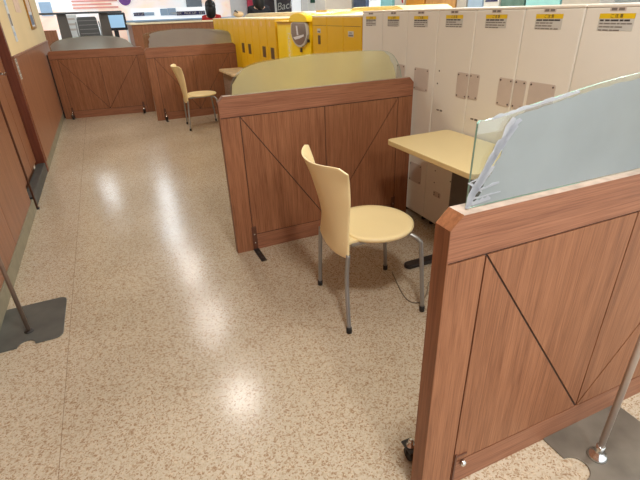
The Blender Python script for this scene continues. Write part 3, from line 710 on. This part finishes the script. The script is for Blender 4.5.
# raised seating platform with tall table and chairs
struct('floor_platform', MB().box(-1.9, .55, 11.2, 13.6, 0, .45, 'taupe'), .01)
PF = .45
t = thing('high_table', (-.1, 11.9, PF), 'long dark grey high table with wide tapered legs beyond the left partition', 'table')
ztab = at(80, 12, y=11.9).z-PF
MB().box(-.95, .68, -.3, .3, ztab-.035, ztab, 'grey_fab').build('tabletop', t, .008)
for x_ in (-.52, .30):
    MB().prism([(x_-.13, .002), (x_+.13, .002), (x_+.09, ztab-.036), (x_-.09, ztab-.036)], -.07, .07, 'taupe').build('leg', t, .01)
def high_chair(x, y, label):
    t = thing('high_chair', (x, y, PF), label, 'chair', 'black chairs at the high table')
    MB().box(-.21, .21, -.2, .2, .62, .68, 'black').build('seat', t, .02)
    bb = MB().prism([(-.2, .70), (.2, .70), (.185, 1.06), (.165, 1.09), (-.165, 1.09), (-.185, 1.06)], -.24, -.21, 'grey_fab').build('backrest', t, .01)
    for z_ in (.78, .86, .94, 1.02): MB().box(-.17, .17, -.243, -.24, z_-.004, z_+.004, 'steel').build('seam', bb)
    for sx in (-1, 1):
        MB().tube([(sx*.19, -.19, .62), (sx*.21, -.22, .003)], .014, 'chrome', 8).build('leg', t)
        MB().tube([(sx*.19, .17, .62), (sx*.21, .2, .003)], .014, 'chrome', 8).build('leg', t)
        MB().tube(arc3([(sx*.2, -.22, .66), (sx*.225, -.235, .8), (sx*.215, -.23, 1.0)]), .013, 'steel', 8).build('armrest', t)
    return t
high_chair(at(88, 25, y=11.35).x, 11.5, 'grey slatted high chair with silver sides, middle of the high table')
t = thing('black_monitor', (at(115, 25, y=12.7).x, 12.7, PF), 'dark framed screen glowing blue behind the high table', 'screen')
MB().box(-.27, .27, 0, .07, .78, 1.16, 'black').build('casing', t, .02)
MB().box(-.22, .22, -.004, 0, .84, 1.11, 'screen').build('display', t)
MB().box(-.05, .05, .0, .06, .003, .779, 'black').build('stand_post', t)
t = thing('white_vent_unit', (at(68, 22, y=12.9).x, 12.8, PF), 'white box with grey slats between the high table legs', 'unit')
MB().box(-.2, .2, 0, .3, .002, 1.15, 'white').build('casing', t, .01)
g = MB()
for z_ in (.84, .95, 1.06): g.box(-.16, .16, -.004, 0, z_-.02, z_+.02, 'plate')
g.build('slats', t)
o = MB().lathe([(.07, 0), (.085, .05), (.07, .11), (.03, .14)], 'black', (a.x+1.4, 10.9, 1.37)).build('black_kettle') if False else None
# far counter with pick-up signs along the mural wall
t = thing('service_counter', (1.0, 13.2, 0), 'long white service counter with pick-up signs in front of the mural', 'counter')
zc = at(160, 20, y=13.2).z
MB().box(-.3, 2.5, 0, .6, 0, zc-.02, 'white').build('front', t, .004)
MB().box(-.34, 2.54, -.05, .64, zc-.02, zc+.015, 'sky').build('worktop', t, .004)
MB().box(at(132, 14, y=13.2).x-1.0, at(207, 14, y=13.2).x-1.0, .031, .05, zc+.0151, at(160, 8, y=13.2).z, 'glow_white').build('back_panel', t, .003)  # plain board, dull in shade; glow added to brighten it
def farsign(name, px0, px1, py0, py1, y, mk, label, txt=None, tsize=.1, th=.03, floor=None):
    A = at(px0, py1, y=y); B = at(px1, py0, y=y)
    zA = at((px0+px1)/2, py1, y=y).z; zB = at((px0+px1)/2, py0, y=y).z
    t = thing(name, (A.x, y, zA), label, 'sign'); w = B.x-A.x; h = zB-zA
    if floor is not None: MB().box(w/2-.02, w/2+.02, .004, th, floor-zA, 0.0, 'steel').build('support_post', t)
    MB().box(0, w, 0, th, 0, h, mk).build('board', t)
    if txt: text_mesh(txt, tsize, face_negY(w/2, -.002, h/2), 'sticker_w', 'lettering', t, .0008)
    return t
farsign('counter_sign', 134, 144, 12.4, 16, 13.2, 'navy', 'small navy sign with white letters, left half of the counter front', 'PICK UP', .065)
farsign('blank_sign', 144.5, 154, 12.2, 15.6, 13.2, 'sky', 'pale blue blank panel beside the small navy sign')
farsign('counter_sign', 177, 205, 11, 15, 13.2, 'navy', 'wide navy sign with white letters at the counter', 'ORDER   PICK UP   RETURN', .085)
farsign('menu_screen', 187, 201, -3, 8, 13.96, 'screen_grey', 'grey menu screen above the wide navy sign')
farsign('notice_card', 161, 167, 8.5, 15.5, 13.2, 'sky', 'pale blue card on the counter, left one of the pair beside the wide navy sign')
farsign('notice_card', 168.5, 175.5, 8, 15.3, 13.2, 'sky', 'pale blue card just left of the wide navy sign')
c_ = at(124.5, -1, y=13.96)
o = MB().tube([(c_.x, 13.95, c_.z), (c_.x, 13.995, c_.z)], .15, 'purple', 28).build('purple_disc'); tag(o, 'purple round emblem on the pastel mural wall', 'emblem')
A = at(78, 9, y=13.95); B = at(120, 0, y=13.95)
g = MB()
for i in range(7):
    z_ = A.z+.0+i*.075; g.box(at(72, 5, y=13.95).x, at(118, 5, y=13.95).x-.15*(i % 2), 13.97, 13.995, z_, z_+.04, 'pinkline')
o = g.build('striped_wall_graphic'); tag(o, 'salmon pink striped graphic on the mural behind the high table', 'wall graphic')
farsign('hanging_screen', 42, 50, 2, 16, 13.96, 'sky', 'pale blue window panel beyond the end of the left wall')

# people behind
def skinned(name, chains, mk, parent, sub=1):
    bm = bmesh.new(); lay = bm.verts.layers.skin.verify(); root = True
    vmap = {}
    for chn in chains:
        prev = None
        for p, r in chn:
            key = tuple(round(q, 4) for q in p)
            v = vmap.get(key)
            if v is None:
                v = bm.verts.new(p); vmap[key] = v; v[lay].radius = r if isinstance(r, tuple) else (r, r); v[lay].use_root = root; root = False
            if prev is not None and prev is not v:
                try: bm.edges.new((prev, v))
                except ValueError: pass
            prev = v
    me = D.meshes.new(name); bm.to_mesh(me); bm.free(); me.materials.append(M[mk])
    o = D.objects.new(name, me); C.objects.link(o); o.parent = parent
    s = o.modifiers.new('skin', 'SKIN'); s.use_smooth_shade = True
    u = o.modifiers.new('sub', 'SUBSURF'); u.levels = u.render_levels = sub+1
    return o
def person(loc, rz, label, H, shirt, trouser, longhair=True):
    t = thing('person', loc, label, 'person', None, rz); k = H/1.7
    def S(p): return (p[0]*k, p[1]*k, p[2]*k)
    sp = [((0, 0, .93), (.15, .10)), ((0, 0, 1.10), (.125, .09)), ((0, .01, 1.28), (.15, .10)), ((0, .01, 1.40), (.11, .08)), ((0, .0, 1.46), (.052, .052)), ((0, -.01, 1.53), (.06, .065)), ((0, -.015, 1.60), (.075, .088)), ((0, -.01, 1.66), (.06, .07))]
    ch_ = [[(S(p), tuple(q*k for q in r)) for p, r in sp]]
    def C_(pts): ch_.append([(S(p), (r*k, r*k)) for p, r in pts])
    for s_ in (-1, 1):
        C_([((0, 0, .93), .12), ((s_*.09, 0, .86), .085), ((s_*.10, -.005, .48), .055), ((s_*.10, .01, .10), .038), ((s_*.10, -.03, .045), .04), ((s_*.11, -.16, .035), .03)])
        C_([((0, .01, 1.40), .09), ((s_*.165, .01, 1.38), .055), ((s_*.20, .02, 1.10), .042), ((s_*.19, -.15, .92), .03), ((s_*.18, -.21, .89), .026)])
        for f in range(4):
            fx = s_*(.155+.017*f); C_([((s_*.18, -.21, .89), .026), ((fx, -.25, .88), .009), ((fx, -.285-.008*(1 if f in (1, 2) else 0), .865), .008), ((fx, -.295, .845), .007)])
        C_([((s_*.18, -.21, .89), .026), ((s_*.145, -.225, .885), .010), ((s_*.13, -.25, .875), .008)])
    skinned('body', ch_, 'skin', t)
    cl = [[(S(p), tuple(q*k*1.12+.006 for q in r)) for p, r in sp[:5]]]
    for s_ in (-1, 1): cl.append([(S(p), (r*k, r*k)) for p, r in [((0, .01, 1.40), .09), ((s_*.165, .01, 1.385), .068), ((s_*.20, .02, 1.10), .053), ((s_*.192, -.12, .95), .042)]])
    skinned('shirt', cl, shirt, t)
    cl = []
    for s_ in (-1, 1): cl.append([(S(p), (r*k, r*k)) for p, r in [((0, 0, .95), .15), ((s_*.09, 0, .86), .098), ((s_*.10, -.005, .48), .07), ((s_*.10, .01, .10), .055)]])
    skinned('trousers', cl, trouser, t)
    hr = MB().ball((0, .012*k, 1.625*k), .105*k, 'hair', 18, sx=1.12, sy=1.2, sz=1.15)
    if longhair: hr.lathe([(.06*k, 1.36*k), (.10*k, 1.40*k), (.118*k, 1.55*k), (.11*k, 1.63*k)], 'hair', (0, .035*k, 0), 18)
    hr.build('hair', t)
    fc = MB()
    for s_ in (-1, 1): fc.ball((s_*.03*k, -.098*k, 1.605*k), .011*k, 'black', 8)
    fc.ball((0, -.112*k, 1.58*k), .013*k, 'skin', 8, sz=1.5).box(-.022*k, .022*k, -.104*k, -.095*k, 1.545*k, 1.552*k, 'red')
    fc.build('face', t)
    return t
q = at(211, 12, y=11.6)
person((q.x, 11.6, 0), PI*.9, 'person with black hair and a red top seen over the wooden divider', 1.76, 'red', 'dark_cloth')
q = at(258.5, 9, y=10.4)
person((q.x, 10.4, 0), PI, 'person in black standing behind the yellow units, head at the picture edge', 1.93, 'dark_cloth', 'dark_cloth')
# beige bag on the machines
q = Vector((at(244.5, 12, y=7.7).x, 7.7, 1.4325))
t = thing('handbag', (2.33, 8.55, 1.4325), 'beige rounded bag with dark opening lying on the yellow units', 'bag')
MB().ball((0, 0, .052), .10, 'beige_cloth', 14, sx=.9, sy=1.0, sz=.5).build('body', t)
MB().tube(arc3([(-.03, -.08, .07), (-.05, -.03, .105), (-.05, .03, .105), (-.03, .08, .07)]), .011, 'black', 8).build('handle', t)

# shop front behind the yellow machines
def farbox(name, px0, px1, top, y, depth, mk, label, cat='panel', z0=0, extra=None):
    A = at(px0, 5, y=y); B = at(px1, 5, y=y)
    t = thing(name, (A.x, y, 0), label, cat); w = B.x-A.x
    MB().box(0, w, 0, depth, z0, top, mk).build('body', t, .005)
    if extra: extra(t, w, y)
    return t
farbox('shop_window', 248, 256, 2.3, 13.7, .1, 'crimson', 'crimson shop panel behind the person in black')
farbox('shop_window', 263, 275, 2.3, 13.7, .1, 'shop_dark', 'dark shop window panel right of the person in black')
def rb(t, w, y): text_mesh('Back', .27, face_negY(w*.5, -.004, at(284, 6, y=13.6).z, .12), 'sticker_w', 'lettering', t, .001, shear=.3)
farbox('shop_sign', 277, 292, 2.3, 13.6, .1, 'shop_dark', 'dark shop sign with white handwritten style letters', 'sign', 0, rb)
farbox('shop_mullion', 275.3, 276.7, 2.4, 13.45, .08, 'white', 'thin white post between the dark shop panels', 'post')
farbox('shop_mullion', 293, 301, 2.4, 13.40, .12, 'glow_white', 'broad bright white post right of the lettered shop sign', 'post')
farbox('shop_window', 302, 306, 2.3, 13.7, .1, 'shop_dark', 'narrow dark shop panel right of the broad white post')
def gs(t, w, y): MB().box(w*.25, w*.75, -.01, 0, 1.66, 2.1, 'green').build('display', t, .004)
farbox('ticket_machine', 307.5, 319, 2.2, 11.0, .4, 'white', 'white machine with dark green display beyond the yellow machines', 'machine', 0, gs)
# things along the right wall, seen as a thin strip above the ivory cabinets
def rbox(name, px0, px1, x, mk, label, top=2.2, cat='panel', depth=.3, pyb=3, extra=None):
    A = at(px1, pyb, x=x); B = at(px0, pyb, x=x)
    t = thing(name, (x, A.y, 0), label, cat); w = B.y-A.y-.02
    MB().box(0, depth, 0, w, 0, top, mk).build('body', t, .006)
    if extra: extra(t, w)
    return t
rbox('slate_cabinet', 353, 366, 6.2, 'slate', 'slate blue cabinet just right of the grey pillar', cat='cabinet')
def pw(t, w):
    text_mesh('入口', .16, face_negX(-.004, w*.5, 1.72), 'ink_soft', 'lettering', t, .001)
rbox('white_poster_stand', 368.5, 379, 6.2, 'glow_white', 'white lit poster with thin grey characters', cat='poster', extra=pw)
rbox('cyan_cabinet', 380, 392, 6.2, 'cyan', 'pale cyan glowing case beside the white poster', cat='case')
def rd(t, w):
    MB().box(-.004, 0, w*.42, w*.95, 1.70, 1.86, 'red').prism([(w*.05, 1.58), (w*.2, 1.58), (w*.42, 1.78), (w*.28, 1.78)], -.004, 0, 'red', 'x').build('red_mark', t)
rbox('red_white_sign', 394, 404, 6.2, 'white', 'white sign with red marks left of the orange panel', cat='sign', extra=rd)
rbox('orange_cabinet', 405.5, 424, 6.2, 'orange', 'orange cabinet above the middle ivory cabinets', cat='cabinet')
rbox('tan_board', 425, 455, 6.2, 'tan', 'light tan wooden board beside the orange cabinet', cat='board')
rbox('grey_machine', 456, 466, 6.2, 'pillar', 'pale grey machine right of the tan board', cat='machine', pyb=2)
rbox('blue_case', 467, 482, 6.2, 'sky', 'pale blue case between the grey and white machines', cat='case', pyb=2)
def wb(t, w): MB().box(-.004, 0, w*.1, w*.9, 1.53, 1.56, 'navy').build('stripe', t)
rbox('white_machine', 483, 499, 6.2, 'white', 'white machine with a dark blue stripe', cat='machine', pyb=2, extra=wb)
rbox('teal_machine', 500, 524, 6.2, 'teal', 'dull teal machine at upper right', cat='machine', pyb=1)
rbox('pale_machine', 525, 560, 6.2, 'cyan', 'pale bluish case right of the teal machine', cat='machine', pyb=1)
rbox('green_grey_machine', 561, 600, 6.2, 'pillar', 'grey machine at the far upper right', cat='machine', pyb=0)
